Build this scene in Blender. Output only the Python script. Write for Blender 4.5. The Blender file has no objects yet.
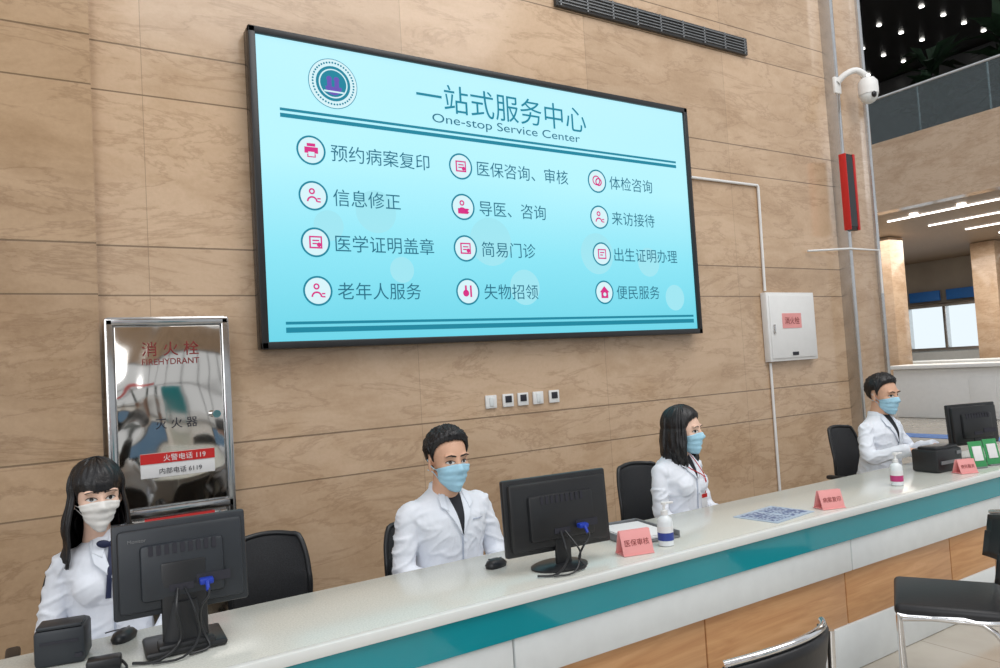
import bpy, bmesh, math, random
import numpy as np
from mathutils import Vector, Matrix, noise, Euler
from mathutils.bvhtree import BVHTree
random.seed(7)
scene=bpy.context.scene
coll=scene.collection
R=math.radians
try: scene.view_settings.view_transform='Standard'
except Exception: pass

# ---------------------------------------------------------------- materials
def srgb(r,g,b):
    f=lambda c:(c/255/12.92) if c/255<=.04045 else ((c/255+.055)/1.055)**2.4
    return (f(r),f(g),f(b),1)
class NT:
    def __init__(s,name):
        s.m=bpy.data.materials.new(name); s.m.use_nodes=True; s.t=s.m.node_tree
        s.b=s.t.nodes['Principled BSDF']
    def l(s,a,b): s.t.links.new(a,b)
    def math(s,op,a,b=None,c=None):
        nd=s.t.nodes.new('ShaderNodeMath'); nd.operation=op
        for i,x in enumerate([a,b,c]):
            if x is None: continue
            if isinstance(x,(int,float)): nd.inputs[i].default_value=x
            else: s.l(x,nd.inputs[i])
        return nd.outputs[0]
    def mix(s,fac,a,b,mode='MIX'):
        nd=s.t.nodes.new('ShaderNodeMix'); nd.data_type='RGBA'; nd.blend_type=mode
        for i,x in ((0,fac),(6,a),(7,b)):
            if isinstance(x,(int,float,tuple)): nd.inputs[i].default_value=x
            else: s.l(x,nd.inputs[i])
        return nd.outputs[2]
    def noise(s,vec,scale=5,detail=3,rough=.5,dist=0):
        nd=s.t.nodes.new('ShaderNodeTexNoise')
        nd.inputs['Scale'].default_value=scale; nd.inputs['Detail'].default_value=detail
        nd.inputs['Roughness'].default_value=rough; nd.inputs['Distortion'].default_value=dist
        if vec is not None: s.l(vec,nd.inputs['Vector'])
        return nd.outputs[0]
    def coord(s,scale=(1,1,1),rot=(0,0,0)):
        tc=s.t.nodes.new('ShaderNodeTexCoord'); mp=s.t.nodes.new('ShaderNodeMapping')
        mp.inputs['Scale'].default_value=scale; mp.inputs['Rotation'].default_value=rot
        s.l(tc.outputs['Object'],mp.inputs['Vector']); return mp.outputs[0]
    def ramp(s,fac,stops):
        nd=s.t.nodes.new('ShaderNodeValToRGB'); e=nd.color_ramp.elements
        while len(e)<len(stops): e.new(.5)
        for i,(p,c) in enumerate(stops): e[i].position=p; e[i].color=c
        s.l(fac,nd.inputs[0]); return nd.outputs[0]
    def bump(s,h,strength=.2,dist=.01):
        nd=s.t.nodes.new('ShaderNodeBump'); nd.inputs['Strength'].default_value=strength; nd.inputs['Distance'].default_value=dist
        s.l(h,nd.inputs['Height']); s.l(nd.outputs[0],s.b.inputs['Normal'])
def mat(name,col,rough=.5,metal=0,var=.06,nscale=12,bump=0,spec=.5,trans=0,emit=None,estr=0,coat=0,bscale=60):
    t=NT(name); b=t.b
    v=t.coord()
    nz=t.noise(v,nscale,3)
    c2=tuple(max(0,c*(1-var)) for c in col[:3])+(1,)
    c1=tuple(min(1,c*(1+var)) for c in col[:3])+(1,)
    t.l(t.ramp(nz,[(.3,c2),(.7,c1)]),b.inputs['Base Color'])
    b.inputs['Roughness'].default_value=rough; b.inputs['Metallic'].default_value=metal
    b.inputs['Specular IOR Level'].default_value=spec
    b.inputs['Transmission Weight'].default_value=trans
    b.inputs['Coat Weight'].default_value=coat
    if emit: b.inputs['Emission Color'].default_value=emit; b.inputs['Emission Strength'].default_value=estr
    if bump: t.bump(t.noise(v,bscale,4),bump,.005)
    return t.m
def emis(name,col,strength=1):
    return mat(name,(0.01,0.01,0.01,1),.6,emit=col,estr=strength,spec=.1)
def marble(name,cols,seams=True,rough=.14,vs=1.0):
    t=NT(name)
    v=t.coord((.8,.8,1.9),(0,R(16),0))
    n1=t.noise(v,1.3*vs,10,.68,.35)
    base=t.ramp(n1,[(.30,cols[2]),(.45,cols[1]),(.56,cols[0]),(.70,cols[1])])
    n2=t.noise(t.coord((.6,.6,2.2),(0,R(24),0)),1.9*vs,9,.66,.5)
    vein=t.ramp(n2,[(.47,(0,0,0,1)),(.5,(1,1,1,1)),(.525,(0,0,0,1))])
    base=t.mix(t.math('MULTIPLY',vein,.36),base,cols[3])
    n3=t.noise(t.coord(),45,4,.7)
    base=t.mix(.10,base,t.ramp(n3,[(.35,cols[3]),(.65,cols[0])]))
    if seams:
        tc=t.t.nodes.new('ShaderNodeTexCoord'); sx=t.t.nodes.new('ShaderNodeSeparateXYZ'); t.l(tc.outputs['Object'],sx.inputs[0])
        xy=t.math('ADD',sx.outputs[0],sx.outputs[1])
        X=t.math('DIVIDE',t.math('ADD',xy,-4.48+18),1.52)
        Z=t.math('DIVIDE',t.math('ADD',sx.outputs[2],-1.02+2.12),1.06)
        fx=t.math('FRACT',X); fz=t.math('FRACT',Z)
        up=t.math('GREATER_THAN',fz,.245)
        s1=t.math('LESS_THAN',t.math('ABSOLUTE',t.math('SUBTRACT',fz,.245)),.0042)
        s2=t.math('LESS_THAN',fz,.0075)
        s3=t.math('LESS_THAN',fx,.0022)
        seam=t.math('MAXIMUM',t.math('MAXIMUM',s1,s2),t.math('MULTIPLY',s3,.6))
        cb=t.t.nodes.new('ShaderNodeCombineXYZ'); t.l(t.math('FLOOR',X),cb.inputs[0]); t.l(t.math('ADD',t.math('FLOOR',Z),t.math('MULTIPLY',up,.37)),cb.inputs[1])
        wn=t.t.nodes.new('ShaderNodeTexWhiteNoise'); t.l(cb.outputs[0],wn.inputs['Vector'])
        val=t.math('MULTIPLY_ADD',wn.outputs[0],.13,.92)
        cv=t.t.nodes.new('ShaderNodeCombineXYZ')
        for i in range(3): t.l(val,cv.inputs[i])
        base=t.mix(1.0,base,cv.outputs[0],'MULTIPLY')
        base=t.mix(t.math('MULTIPLY',seam,.7),base,(.11,.075,.045,1))
        t.bump(t.math('SUBTRACT',1,seam),.5,.004)
    t.l(base,t.b.inputs['Base Color'])
    t.b.inputs['Roughness'].default_value=rough
    return t.m
M={}
M['marble']=marble('beige_marble_slabs',[srgb(207,179,150),srgb(195,166,136),srgb(178,148,118),srgb(144,112,84)])
M['marble_d']=marble('tan_marble_slabs',[srgb(190,161,130),srgb(176,147,116),srgb(156,127,97),srgb(128,98,72)])
M['marble_p']=marble('pillar_marble',[srgb(204,178,152),srgb(192,164,137),srgb(178,149,121),srgb(148,117,90)],seams=False,vs=1.6)
M['black']=mat('black_plastic',(.014,.015,.017,1),.38,var=.15)
M['blackgloss']=mat('glossy_black',(.008,.008,.010,1),.18)
M['dgrey']=mat('dark_grey_plastic',(.022,.027,.034,1),.45,var=.1,bump=.05,bscale=300)
M['chrome']=mat('chrome',(.75,.75,.76,1),.12,1)
M['chromed']=mat('dark_chrome_frame',(.50,.50,.50,1),.16,1)
M['steel']=mat('brushed_steel',(.62,.62,.62,1),.22,1,bump=.05)
M['white']=mat('white_paint',(.80,.80,.79,1),.45,var=.02)
M['offwhite']=mat('off_white_panel',(.72,.75,.75,1),.3,var=.03)
M['coat']=mat('white_cotton',(.79,.82,.88,1),.85,var=.03,nscale=6,bump=.25,bscale=35)
M['coatedge']=mat('white_cotton_folded',(.80,.84,.91,1),.8,var=.03)
M['stitch']=mat('cotton_seam',(.45,.50,.60,1),.9)
M['skin']=mat('skin',srgb(216,170,142),.5,var=.05,nscale=25,spec=.4)
M['skinf']=mat('skin_fair',srgb(232,194,172),.5,var=.04,nscale=25,spec=.4)
M['lip']=mat('lips',srgb(170,95,88),.45)
M['hair']=mat('black_hair',(.008,.007,.008,1),.36,var=.4,nscale=90,bump=.4,bscale=160)
M['eyew']=mat('eye_white',(.7,.68,.66,1),.3)
M['iris']=mat('dark_iris',(.012,.008,.006,1),.2)
M['brow']=mat('eyebrow',(.02,.015,.013,1),.8)
M['mask_b']=mat('blue_surgical_mask',srgb(168,212,232),.85,var=.03,bump=.1,bscale=200)
M['mask_w']=mat('white_mask',srgb(234,231,226),.85,var=.03)
M['shirt_k']=mat('black_shirt',(.015,.016,.022,1),.8)
M['navy']=mat('navy_ribbon',(.012,.018,.06,1),.6)
M['trouser']=mat('dark_trousers',(.02,.022,.03,1),.8)
M['shoe']=mat('black_shoe',(.01,.01,.01,1),.3)
M['red']=mat('red_sign',srgb(196,34,32),.4)
M['pink']=mat('pink_card',srgb(232,158,156),.5,var=.03)
M['ink']=mat('dark_ink',(.02,.02,.03,1),.6)
M['inkred']=mat('dark_red_ink',srgb(130,40,36),.5)
M['paper']=mat('paper',(.78,.78,.78,1),.7,var=.02)
M['teal']=mat('teal_glass_band',srgb(20,144,156),.12,var=.04,nscale=3,coat=.5)
M['edge']=mat('white_laminate_edge',(.76,.78,.76,1),.3,var=.02)
M['blue']=mat('blue_plastic',srgb(30,60,170),.4)
M['mesh']=mat('black_mesh_fabric',(.018,.019,.022,1),.7,var=.3,nscale=200,bump=.5,bscale=400)
M['vinyl']=mat('black_vinyl',(.012,.012,.014,1),.42,bump=.1,bscale=80)
M['bottle']=mat('white_bottle',(.78,.82,.84,1),.25,var=.02)
M['lab']=mat('blue_label',srgb(50,70,150),.4)
M['labp']=mat('magenta_label',srgb(190,60,120),.4)
M['green']=mat('green_sign',srgb(60,150,90),.4)
M['leaf']=mat('leaf',(.02,.05,.025,1),.6,var=.4)
M['pot']=mat('clay_pot',(.25,.12,.07,1),.6)
M['darkwall']=mat('dark_gallery_wall',(.035,.035,.036,1),.3)
M['gray']=mat('grey_metal',(.22,.23,.24,1),.4,.3)
M['glass']=mat('rail_glass',(.30,.38,.40,1),.05,trans=.9)
M['lightE']=emis('downlight_glow',(1,.97,.9,1),5)
M['window_glow']=emis('added_window_glow',(.85,.95,1,1),1.0)  # glow for the added band on the far lobby wall
M['lobbyw']=mat('lobby_wall',srgb(156,146,134),.5,nscale=1,var=.15)
M['ceil']=mat('lobby_ceiling',srgb(150,128,106),.5)
M['beltblue']=mat('blue_belt',srgb(40,110,190),.6)
M['orange']=mat('orange_sign',srgb(210,110,60),.5)
t=NT('counter_top_stone'); v=t.coord()
t.l(t.ramp(t.noise(v,160,4,.7),[(.3,srgb(192,194,186)),(.6,srgb(218,219,211))]),t.b.inputs['Base Color']); t.b.inputs['Roughness'].default_value=.2; M['top']=t.m
t=NT('honey_wood_panel'); v=t.coord((1,1,12))
t.l(t.ramp(t.noise(v,2.2,8,.6,.8),[(.3,srgb(190,136,90)),(.55,srgb(208,158,110)),(.75,srgb(220,172,126))]),t.b.inputs['Base Color']); t.b.inputs['Roughness'].default_value=.35; M['wood']=t.m
t=NT('polished_floor_tiles'); v=t.coord()
br=t.t.nodes.new('ShaderNodeTexBrick'); t.l(v,br.inputs['Vector'])
br.inputs['Scale'].default_value=1; br.offset=0; br.inputs['Brick Width'].default_value=.8; br.inputs['Row Height'].default_value=.8; br.inputs['Mortar Size'].default_value=.003
br.inputs['Color1'].default_value=srgb(190,182,168); br.inputs['Color2'].default_value=srgb(182,172,158); br.inputs['Mortar'].default_value=srgb(120,112,100)
t.l(t.mix(.35,br.outputs[0],t.ramp(t.noise(v,3,6),[(.3,srgb(160,150,136)),(.7,srgb(205,198,186))])),t.b.inputs['Base Color']); t.b.inputs['Roughness'].default_value=.12; M['floor']=t.m
t=NT('wavy_mirror_steel'); v=t.coord((1,1,.8))
t.b.inputs['Metallic'].default_value=1; t.b.inputs['Base Color'].default_value=(.64,.61,.57,1); t.b.inputs['Roughness'].default_value=.08
t.bump(t.noise(v,2.6,1,.3,.6),.5,.09); M['mirror']=t.m
t=NT('led_panel_cyan'); tc=t.t.nodes.new('ShaderNodeTexCoord'); sx=t.t.nodes.new('ShaderNodeSeparateXYZ'); t.l(tc.outputs['Generated'],sx.inputs[0])
g=t.ramp(sx.outputs[2],[(0,srgb(92,204,224)),(.3,srgb(134,224,240)),(.6,srgb(180,240,250)),(1,srgb(190,240,252))])
nz=t.noise(tc.outputs['Generated'],2.2,1)
col=t.mix(t.math('MULTIPLY',nz,.35),g,srgb(132,222,240))
t.b.inputs['Base Color'].default_value=(.01,.01,.01,1); t.l(col,t.b.inputs['Emission Color']); t.b.inputs['Emission Strength'].default_value=1.04; t.b.inputs['Roughness'].default_value=.6; M['led']=t.m
M['led_bokeh']=emis('led_bokeh',srgb(160,230,242),1.0)
M['led_teal']=emis('led_teal_ink',srgb(24,140,166),.9)
M['led_text']=emis('led_text_ink',srgb(40,120,146),.85)
M['led_pink']=emis('led_pink',srgb(226,50,140),.9)
M['led_white']=emis('led_white',srgb(215,244,250),1.0)
M['led_purple']=emis('led_purple',srgb(110,90,190),.9)

# ---------------------------------------------------------------- mesh builder
class MB:
    def __init__(s): s.v=[];s.f=[];s.m=[]
    def add(s,v,f,mi=0):
        o=len(s.v); s.v+= [tuple(x) for x in v]; s.f+=[tuple(i+o for i in q) for q in f]; s.m+=[mi]*len(f); return s
    def ell(s,c,r,rot=None,seg=24,rings=14,mi=0):
        v=[];f=[]
        M3=Euler(rot).to_matrix() if rot else Matrix.Identity(3)
        if isinstance(r,(int,float)): r=(r,r,r)
        for i in range(rings+1):
            ph=math.pi*i/rings
            for j in range(seg):
                th=2*math.pi*j/seg
                v.append(Vector(c)+M3@Vector((r[0]*math.sin(ph)*math.cos(th),r[1]*math.sin(ph)*math.sin(th),r[2]*math.cos(ph))))
        for i in range(rings):
            for j in range(seg):
                a=i*seg+j;b=i*seg+(j+1)%seg
                f.append((a,a+seg,b+seg,b))
        return s.add(v,f,mi)
    def box(s,c,sz,bev=0,mi=0,rot=None,seg=2):
        bm=bmesh.new(); bmesh.ops.create_cube(bm,size=1)
        for q in bm.verts: q.co=Vector((q.co.x*sz[0],q.co.y*sz[1],q.co.z*sz[2]))
        if bev: bmesh.ops.bevel(bm,geom=bm.edges[:],offset=min(bev,min(sz)*.49),segments=seg,affect='EDGES',profile=.5)
        M3=Euler(rot).to_matrix() if rot else Matrix.Identity(3)
        bm.verts.index_update()
        v=[Vector(c)+M3@q.co for q in bm.verts]; f=[[x.index for x in q.verts] for q in bm.faces]; bm.free()
        return s.add(v,f,mi)
    def sweep(s,pts,rad,n=14,sub=4,mi=0,flat=1.0,up=None,closed=False):
        P=[Vector(p) for p in pts]
        if isinstance(rad,(int,float)): rad=[rad]*len(P)
        Q=[];RR=[]
        if sub>1 and len(P)>2:
            for i in range(len(P)-1):
                p0=P[max(i-1,0)];p1=P[i];p2=P[i+1];p3=P[min(i+2,len(P)-1)]
                for k in range(sub):
                    u=k/sub
                    Q.append(.5*((2*p1)+(p2-p0)*u+(2*p0-5*p1+4*p2-p3)*u*u+(3*p1-p0-3*p2+p3)*u**3)); RR.append(rad[i]*(1-u)+rad[i+1]*u)
            Q.append(P[-1]);RR.append(rad[-1])
        else: Q=P;RR=list(rad)
        T=[(Q[min(i+1,len(Q)-1)]-Q[max(i-1,0)]).normalized() for i in range(len(Q))]
        a=Vector(up) if up else (Vector((0,0,1)) if abs(T[0].z)<.9 else Vector((1,0,0)))
        nrm=(a-T[0]*a.dot(T[0])).normalized()
        v=[];f=[]
        for i,q in enumerate(Q):
            nrm=(nrm-T[i]*nrm.dot(T[i])).normalized(); bi=T[i].cross(nrm)
            for j in range(n):
                th=2*math.pi*j/n
                v.append(q+nrm*math.cos(th)*RR[i]*flat+bi*math.sin(th)*RR[i])
        for i in range(len(Q)-1):
            for j in range(n):
                f.append((i*n+j,i*n+(j+1)%n,(i+1)*n+(j+1)%n,(i+1)*n+j))
        f.append(tuple(range(n))[::-1]); f.append(tuple((len(Q)-1)*n+j for j in range(n)))
        return s.add(v,f,mi)
    def cyl(s,a,b,r0,r1=None,n=24,mi=0): return s.sweep([a,b],[r0,r0 if r1 is None else r1],n=n,sub=1,mi=mi)
    def lathe(s,prof,c=(0,0,0),n=28,mi=0):
        v=[];f=[]
        for r,z in prof:
            for j in range(n): v.append((c[0]+r*math.cos(2*math.pi*j/n),c[1]+r*math.sin(2*math.pi*j/n),c[2]+z))
        for i in range(len(prof)-1):
            for j in range(n): f.append((i*n+j,i*n+(j+1)%n,(i+1)*n+(j+1)%n,(i+1)*n+j))
        f.append(tuple(range(n))[::-1]); f.append(tuple((len(prof)-1)*n+j for j in range(n)))
        return s.add(v,f,mi)
    def loft(s,secs,n=32,mi=0,pw=2.0):
        v=[];f=[]
        for cx,cy,cz,rx,ry in secs:
            for j in range(n):
                th=2*math.pi*j/n;c=math.cos(th);q=math.sin(th)
                v.append((cx+rx*math.copysign(abs(c)**(2/pw),c),cy+ry*math.copysign(abs(q)**(2/pw),q),cz))
        for i in range(len(secs)-1):
            for j in range(n): f.append((i*n+j,i*n+(j+1)%n,(i+1)*n+(j+1)%n,(i+1)*n+j))
        f.append(tuple(range(n))[::-1]); f.append(tuple((len(secs)-1)*n+j for j in range(n)))
        return s.add(v,f,mi)
    def grid(s,rows,mi=0,closeu=False):
        nr=len(rows);nc=len(rows[0]);v=[p for r in rows for p in r];f=[]
        for i in range(nr-1):
            for j in range(nc-(0 if closeu else 1)):
                f.append((i*nc+j,i*nc+(j+1)%nc,(i+1)*nc+(j+1)%nc,(i+1)*nc+j))
        return s.add(v,f,mi)
    def xform(s,mx): s.v=[tuple(mx@Vector(p)) for p in s.v]; return s
    def build(s,name,mats,parent=None,loc=(0,0,0),rot=(0,0,0),ang=40,recalc=True):
        me=bpy.data.meshes.new(name); me.from_pydata(s.v,[],s.f)
        if not isinstance(mats,(list,tuple)): mats=[mats]
        for m in mats: me.materials.append(m)
        for p,i in zip(me.polygons,s.m): p.material_index=i
        if recalc:
            bm=bmesh.new(); bm.from_mesh(me); bmesh.ops.recalc_face_normals(bm,faces=bm.faces[:]); bm.to_mesh(me); bm.free()
        me.polygons.foreach_set('use_smooth',[True]*len(me.polygons)); me.set_sharp_from_angle(angle=R(ang)); me.update()
        ob=bpy.data.objects.new(name,me); coll.objects.link(ob); ob.location=loc; ob.rotation_euler=rot
        if parent: ob.parent=parent
        return ob
def group(name,loc=(0,0,0),rot=(0,0,0),scale=1):
    e=bpy.data.objects.new(name,None); coll.objects.link(e); e.location=loc; e.rotation_euler=rot; e.scale=(scale,)*3; e.empty_display_size=.1; return e
scratch=bpy.data.scenes.new('scratch')
def bake(ob):
    par=ob.parent; ob.parent=None
    coll.objects.unlink(ob); scratch.collection.objects.link(ob)
    vl=scratch.view_layers[0]; vl.update(); dg=vl.depsgraph
    me=bpy.data.meshes.new_from_object(ob.evaluated_get(dg)); ob.modifiers.clear(); ob.data=me
    scratch.collection.objects.unlink(ob); coll.objects.link(ob); ob.parent=par
    return ob
def remesh(ob,vox,it=4,fac=.5):
    m=ob.modifiers.new('r','REMESH'); m.mode='VOXEL'; m.voxel_size=vox; m.use_smooth_shade=True
    if it:
        k=ob.modifiers.new('s','SMOOTH'); k.iterations=it; k.factor=fac
    return bake(ob)
def solid(ob,th,off=1):
    m=ob.modifiers.new('s','SOLIDIFY'); m.thickness=th; m.offset=off; return bake(ob)
def bvh_of(ob): 
    me=ob.data; return BVHTree.FromPolygons([v.co[:] for v in me.vertices],[p.vertices[:] for p in me.polygons])
def displace(ob,fn):
    me=ob.data; n=len(me.vertices); no=np.empty(n*3); me.vertices.foreach_get('normal',no); no=no.reshape(-1,3)
    c=np.empty(n*3); me.vertices.foreach_get('co',c); c=c.reshape(-1,3)
    for i in range(n): c[i]=fn(Vector(c[i]),Vector(no[i]))
    me.vertices.foreach_set('co',c.reshape(-1)); me.update()
def text(name,body,width,x,z,m,parent,y=0,center=False,height=None):
    cu=bpy.data.curves.new(name,'FONT'); cu.body=body; cu.size=.1
    ob=bpy.data.objects.new(name,cu); scratch.collection.objects.link(ob)
    vl=scratch.view_layers[0]; vl.update()
    me=bpy.data.meshes.new_from_object(ob.evaluated_get(vl.depsgraph)); bpy.data.objects.remove(ob)
    xs=[v.co.x for v in me.vertices]; ys=[v.co.y for v in me.vertices]
    x0,x1,y0,y1=min(xs),max(xs),min(ys),max(ys); s=width/(x1-x0); sy=s if height is None else height/(y1-y0)
    for v in me.vertices:
        px=(v.co.x-x0)*s-(width/2 if center else 0); pz=(v.co.y-(y0+y1)/2)*sy
        v.co=(x+px,y,z+pz)
    me.materials.clear(); me.materials.append(m)
    ob=bpy.data.objects.new(name,me); coll.objects.link(ob); ob.parent=parent
    return ob

# ---------------------------------------------------------------- room shell
WY=4.2
MB().box((14,2,-.05),(64,44,.1)).build('floor',M['floor'])
MB().box((-1.86,WY+.15,4.5),(4.28,.42,9)).build('wall_back_pier',M['marble_d'])
w=MB(); w.box((3.42,WY+.15,4.5),(6.28,.3,9)); w.build('wall_back',M['marble'])
pl=group('marble_pillar')
MB().box((6.79,WY+.12,4.5),(.42,.42,9),.004).build('shaft',M['marble_p'],pl)
for i,(x,wd) in enumerate(((6.555,.05),(7.02,.05))):
    MB().box((x,WY+.1,4.5),(wd,.44,9),.006).build('steel_trim_%d'%i,M['steel'],pl)
g=group('air_vent_grille'); gb=MB(); gb.box((4.34,WY-.017,4.29),(2.1,.03,.15),.004,0)
for i in range(5): gb.box((4.34,WY-.037,4.24+.025*i),(2.06,.012,.006),0,1)
for i in range(9): gb.box((3.33+.252*i,WY-.037,4.29),(.012,.012,.14),0,1)
gb.build('louvres',[M['darkwall'],M['gray']],g)

# ---------------------------------------------------------------- LED screen
K=.981
scr=group('led_display_screen',(2.768,4.12,2.682))
cx0,cz0=2.768,2.682
def SX(x): return x*K-cx0
def SZ(z): return 1.6+(z-1.6)*K-cz0
fw,fh=3.43,1.81
MB().box((0,.033,0),(fw,.08,fh),.01).build('display_housing',M['blackgloss'],scr)
b=MB(); 
for (x,z,a,c) in ((0,fh/2-.02,fw,.04),(0,-fh/2+.02,fw,.04),(-fw/2+.02,0,.04,fh),(fw/2-.02,0,.04,fh)): b.box((x,-.02,z),(a,.03,c),.006)
b.build('bezel',M['black'],scr)
MB().box((0,-.012,0),(fw-.07,.006,fh-.07)).build('lit_panel',M['led'],scr)
yy=-.016
def disc(mb,x,z,r,mi=0,y=yy,r0=0,n=40,a0=0,a1=360):
    rows=[[],[]]
    for k in range(n+1):
        a=R(a0+(a1-a0)*k/n)
        rows[0].append((x+r0*math.cos(a),y,z+r0*math.sin(a))); rows[1].append((x+r*math.cos(a),y,z+r*math.sin(a)))
    mb.grid(rows,mi)
def rect(mb,x0,z0,x1,z1,mi=0,y=yy): mb.add([(x0,y,z0),(x1,y,z0),(x1,y,z1),(x0,y,z1)],[(0,1,2,3)],mi)
bk=MB()
for i,(x,z,r) in enumerate(((-1.0,-.1,.13),(-.2,-.25,.16),(.7,-.3,.15),(1.2,-.35,.11),(-.85,-.45,.08),(.05,-.55,.12),(-1.3,-.2,.09),(1.45,-.62,.1))): disc(bk,x,z,r,0,-.0155+-.0002*i)
bk.build('background_bokeh',M['led_bokeh'],scr)
ln=MB()
for z,x0,x1,h in ((3.165,1.238,4.414,.016),(3.130,1.238,4.414,.024),(1.925,1.215,4.49,.016),(1.885,1.215,4.49,.03)):
    rect(ln,SX(x0),SZ(z)-h/2,SX(x1),SZ(z)+h/2,0,-.019)
ln.build('rule_lines',M['led_teal'],scr)
em=MB(); ex,ez=SX(1.566),SZ(3.362); disc(em,ex,ez,.150,1,-.0195); disc(em,ex,ez,.146,0,-.020); disc(em,ex,ez,.105,1,-.021); disc(em,ex,ez,.088,0,-.022); disc(em,ex,ez,.080,1,-.0225); disc(em,ex,ez-.02,.05,3,-.024,a0=180,a1=360)
for dx in (-.025,.02): disc(em,ex+dx,ez+.025,.017,3,-.024); rect(em,ex+dx-.014,ez-.03,ex+dx+.014,ez+.01,3,-.025)
rect(em,ex-.06,ez-.055,ex+.06,ez-.045,0,-.026)
for k in range(44):
    a=math.pi*2*k/44; disc(em,ex+.125*math.cos(a),ez+.125*math.sin(a),.0065,1,-.024,n=6)
em.build('hospital_emblem',[M['led_white'],M['led_teal'],M['led_text'],M['led_purple']],scr)
text('title_text','一站式服务中心',1.36,SX(2.118),SZ(3.385),M['led_teal'],scr,-.021,height=.185)
text('subtitle_text','One-stop Service Center',1.19,SX(2.225),SZ(3.235),M['led_text'],scr,-.021,height=.075)
cols=[(1.41,1.53,['预约病案复印','信息修正','医学证明盖章','老年人服务']),(2.415,2.54,['医保咨询、审核','导医、咨询','简易门诊','失物招领']),(3.575,3.695,['体检咨询','来访接待','出生证明办理','便民服务'])]
cw=.109
for ci,(ix,tx,names) in enumerate(cols):
    for ri,(nm,z) in enumerate(zip(names,(2.94,2.67,2.395,2.11))):
        z2=SZ(z); x=SX(ix)
        ic=MB(); disc(ic,x,z2,.082,0,-.020); disc(ic,x,z2,.086,1,-.021,r0=.075)
        k=(ci*4+ri); y=-.023
        if k in (1,3,9,5):
            disc(ic,x-.008,z2+.025,.018,2,y,r0=.009); disc(ic,x-.008,z2-.035,.032,2,y,r0=.022,a0=0,a1=180); rect(ic,x+.022,z2-.02,x+.042,z2-.012,2,y); rect(ic,x+.022,z2-.038,x+.042,z2-.03,2,y)
            if k==5: rect(ic,x-.04,z2-.045,x+.035,z2-.01,2,y)
        elif k==0:
            rect(ic,x-.04,z2-.018,x+.04,z2+.018,2,y); rect(ic,x-.025,z2+.022,x+.025,z2+.04,2,y); rect(ic,x-.025,z2-.042,x+.025,z2-.022,2,y); rect(ic,x-.018,z2-.036,x+.018,z2-.01,0,y-.001)
        elif k==11:
            ic.add([(x-.045,y,z2),(x+.045,y,z2),(x,y,z2+.045)],[(0,1,2)],2); rect(ic,x-.032,z2-.042,x+.032,z2,2,y); disc(ic,x,z2-.015,.014,0,y-.001)
        elif k==7:
            disc(ic,x-.015,z2-.01,.022,2,y); rect(ic,x-.022,z2,x-.008,z2+.04,2,y); rect(ic,x+.015,z2-.035,x+.028,z2+.04,2,y)
        elif k==8:
            disc(ic,x-.008,z2+.005,.036,2,y,r0=.027); disc(ic,x+.012,z2-.005,.03,2,y,r0=.02)
        else:
            rect(ic,x-.038,z2-.036,x+.038,z2+.036,2,y); rect(ic,x-.029,z2-.027,x+.029,z2+.027,0,y-.001); rect(ic,x-.02,z2+.006,x+.02,z2+.014,2,y-.002); rect(ic,x-.02,z2-.012,x+.006,z2-.004,2,y-.002)
            if k in (4,6,2): disc(ic,x+.018,z2-.014,.013,2,y-.002)
        ic.build('icon_%d'%k,[M['led_white'],M['led_teal'],M['led_pink']],scr)
        text('label_%d'%k,nm,cw*len(nm)*K,SX(tx),z2,M['led_text'],scr,-.021)
# ---------------------------------------------------------------- fire hydrant cabinet
fc=group('fire_hydrant_cabinet',(.59,WY-.08,0))
MB().box((0,.03,1.045),(.56,.09,1.84),.006).build('carcass',M['steel'],fc)
fr=MB()
for (x,z,a,c) in ((0,1.94,.585,.04),(0,.985,.57,.045),(0,.13,.585,.04),(-.274,1.035,.04,1.84),(.274,1.035,.04,1.84)): fr.box((x,-.02,z),(a,.035,c),.008)
fr.build('door_frames',M['chromed'],fc)
MB().box((0,-.020,1.465),(.50,.012,.90),.003).build('upper_mirror_door',M['mirror'],fc)
MB().box((0,-.020,.56),(.50,.012,.78),.003).build('lower_mirror_door',M['mirror'],fc)
text('hydrant_label','消 火 栓',.27,-.13,1.80,M['inkred'],fc,-.029)
text('hydrant_label_english','FIREHYDRANT',.27,-.13,1.735,M['inkred'],fc,-.029,height=.03)
text('hydrant_label_lower','灭 火 器',.20,-.08,1.42,M['ink'],fc,-.029)
MB().box((.02,-.030,1.215),(.35,.006,.12),.001).build('phone_card',M['paper'],fc)
MB().box((.02,-.034,1.25),(.35,.004,.05)).build('phone_card_header',M['red'],fc)
text('phone_card_title','火警电话 119',.2,-.05,1.25,M['paper'],fc,-.038)
text('phone_card_note','内部电话 6119',.2,-.07,1.185,M['ink'],fc,-.036)
MB().box((.02,-.030,.895),(.33,.006,.12),.001).build('usage_card',M['red'],fc)
text('usage_card_title','灭火器使用方法',.28,-.12,.925,M['paper'],fc,-.036)
MB().cyl((.21,-.026,1.45),(.21,-.06,1.45),.02,n=16).build('lock',M['chrome'],fc)

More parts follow.
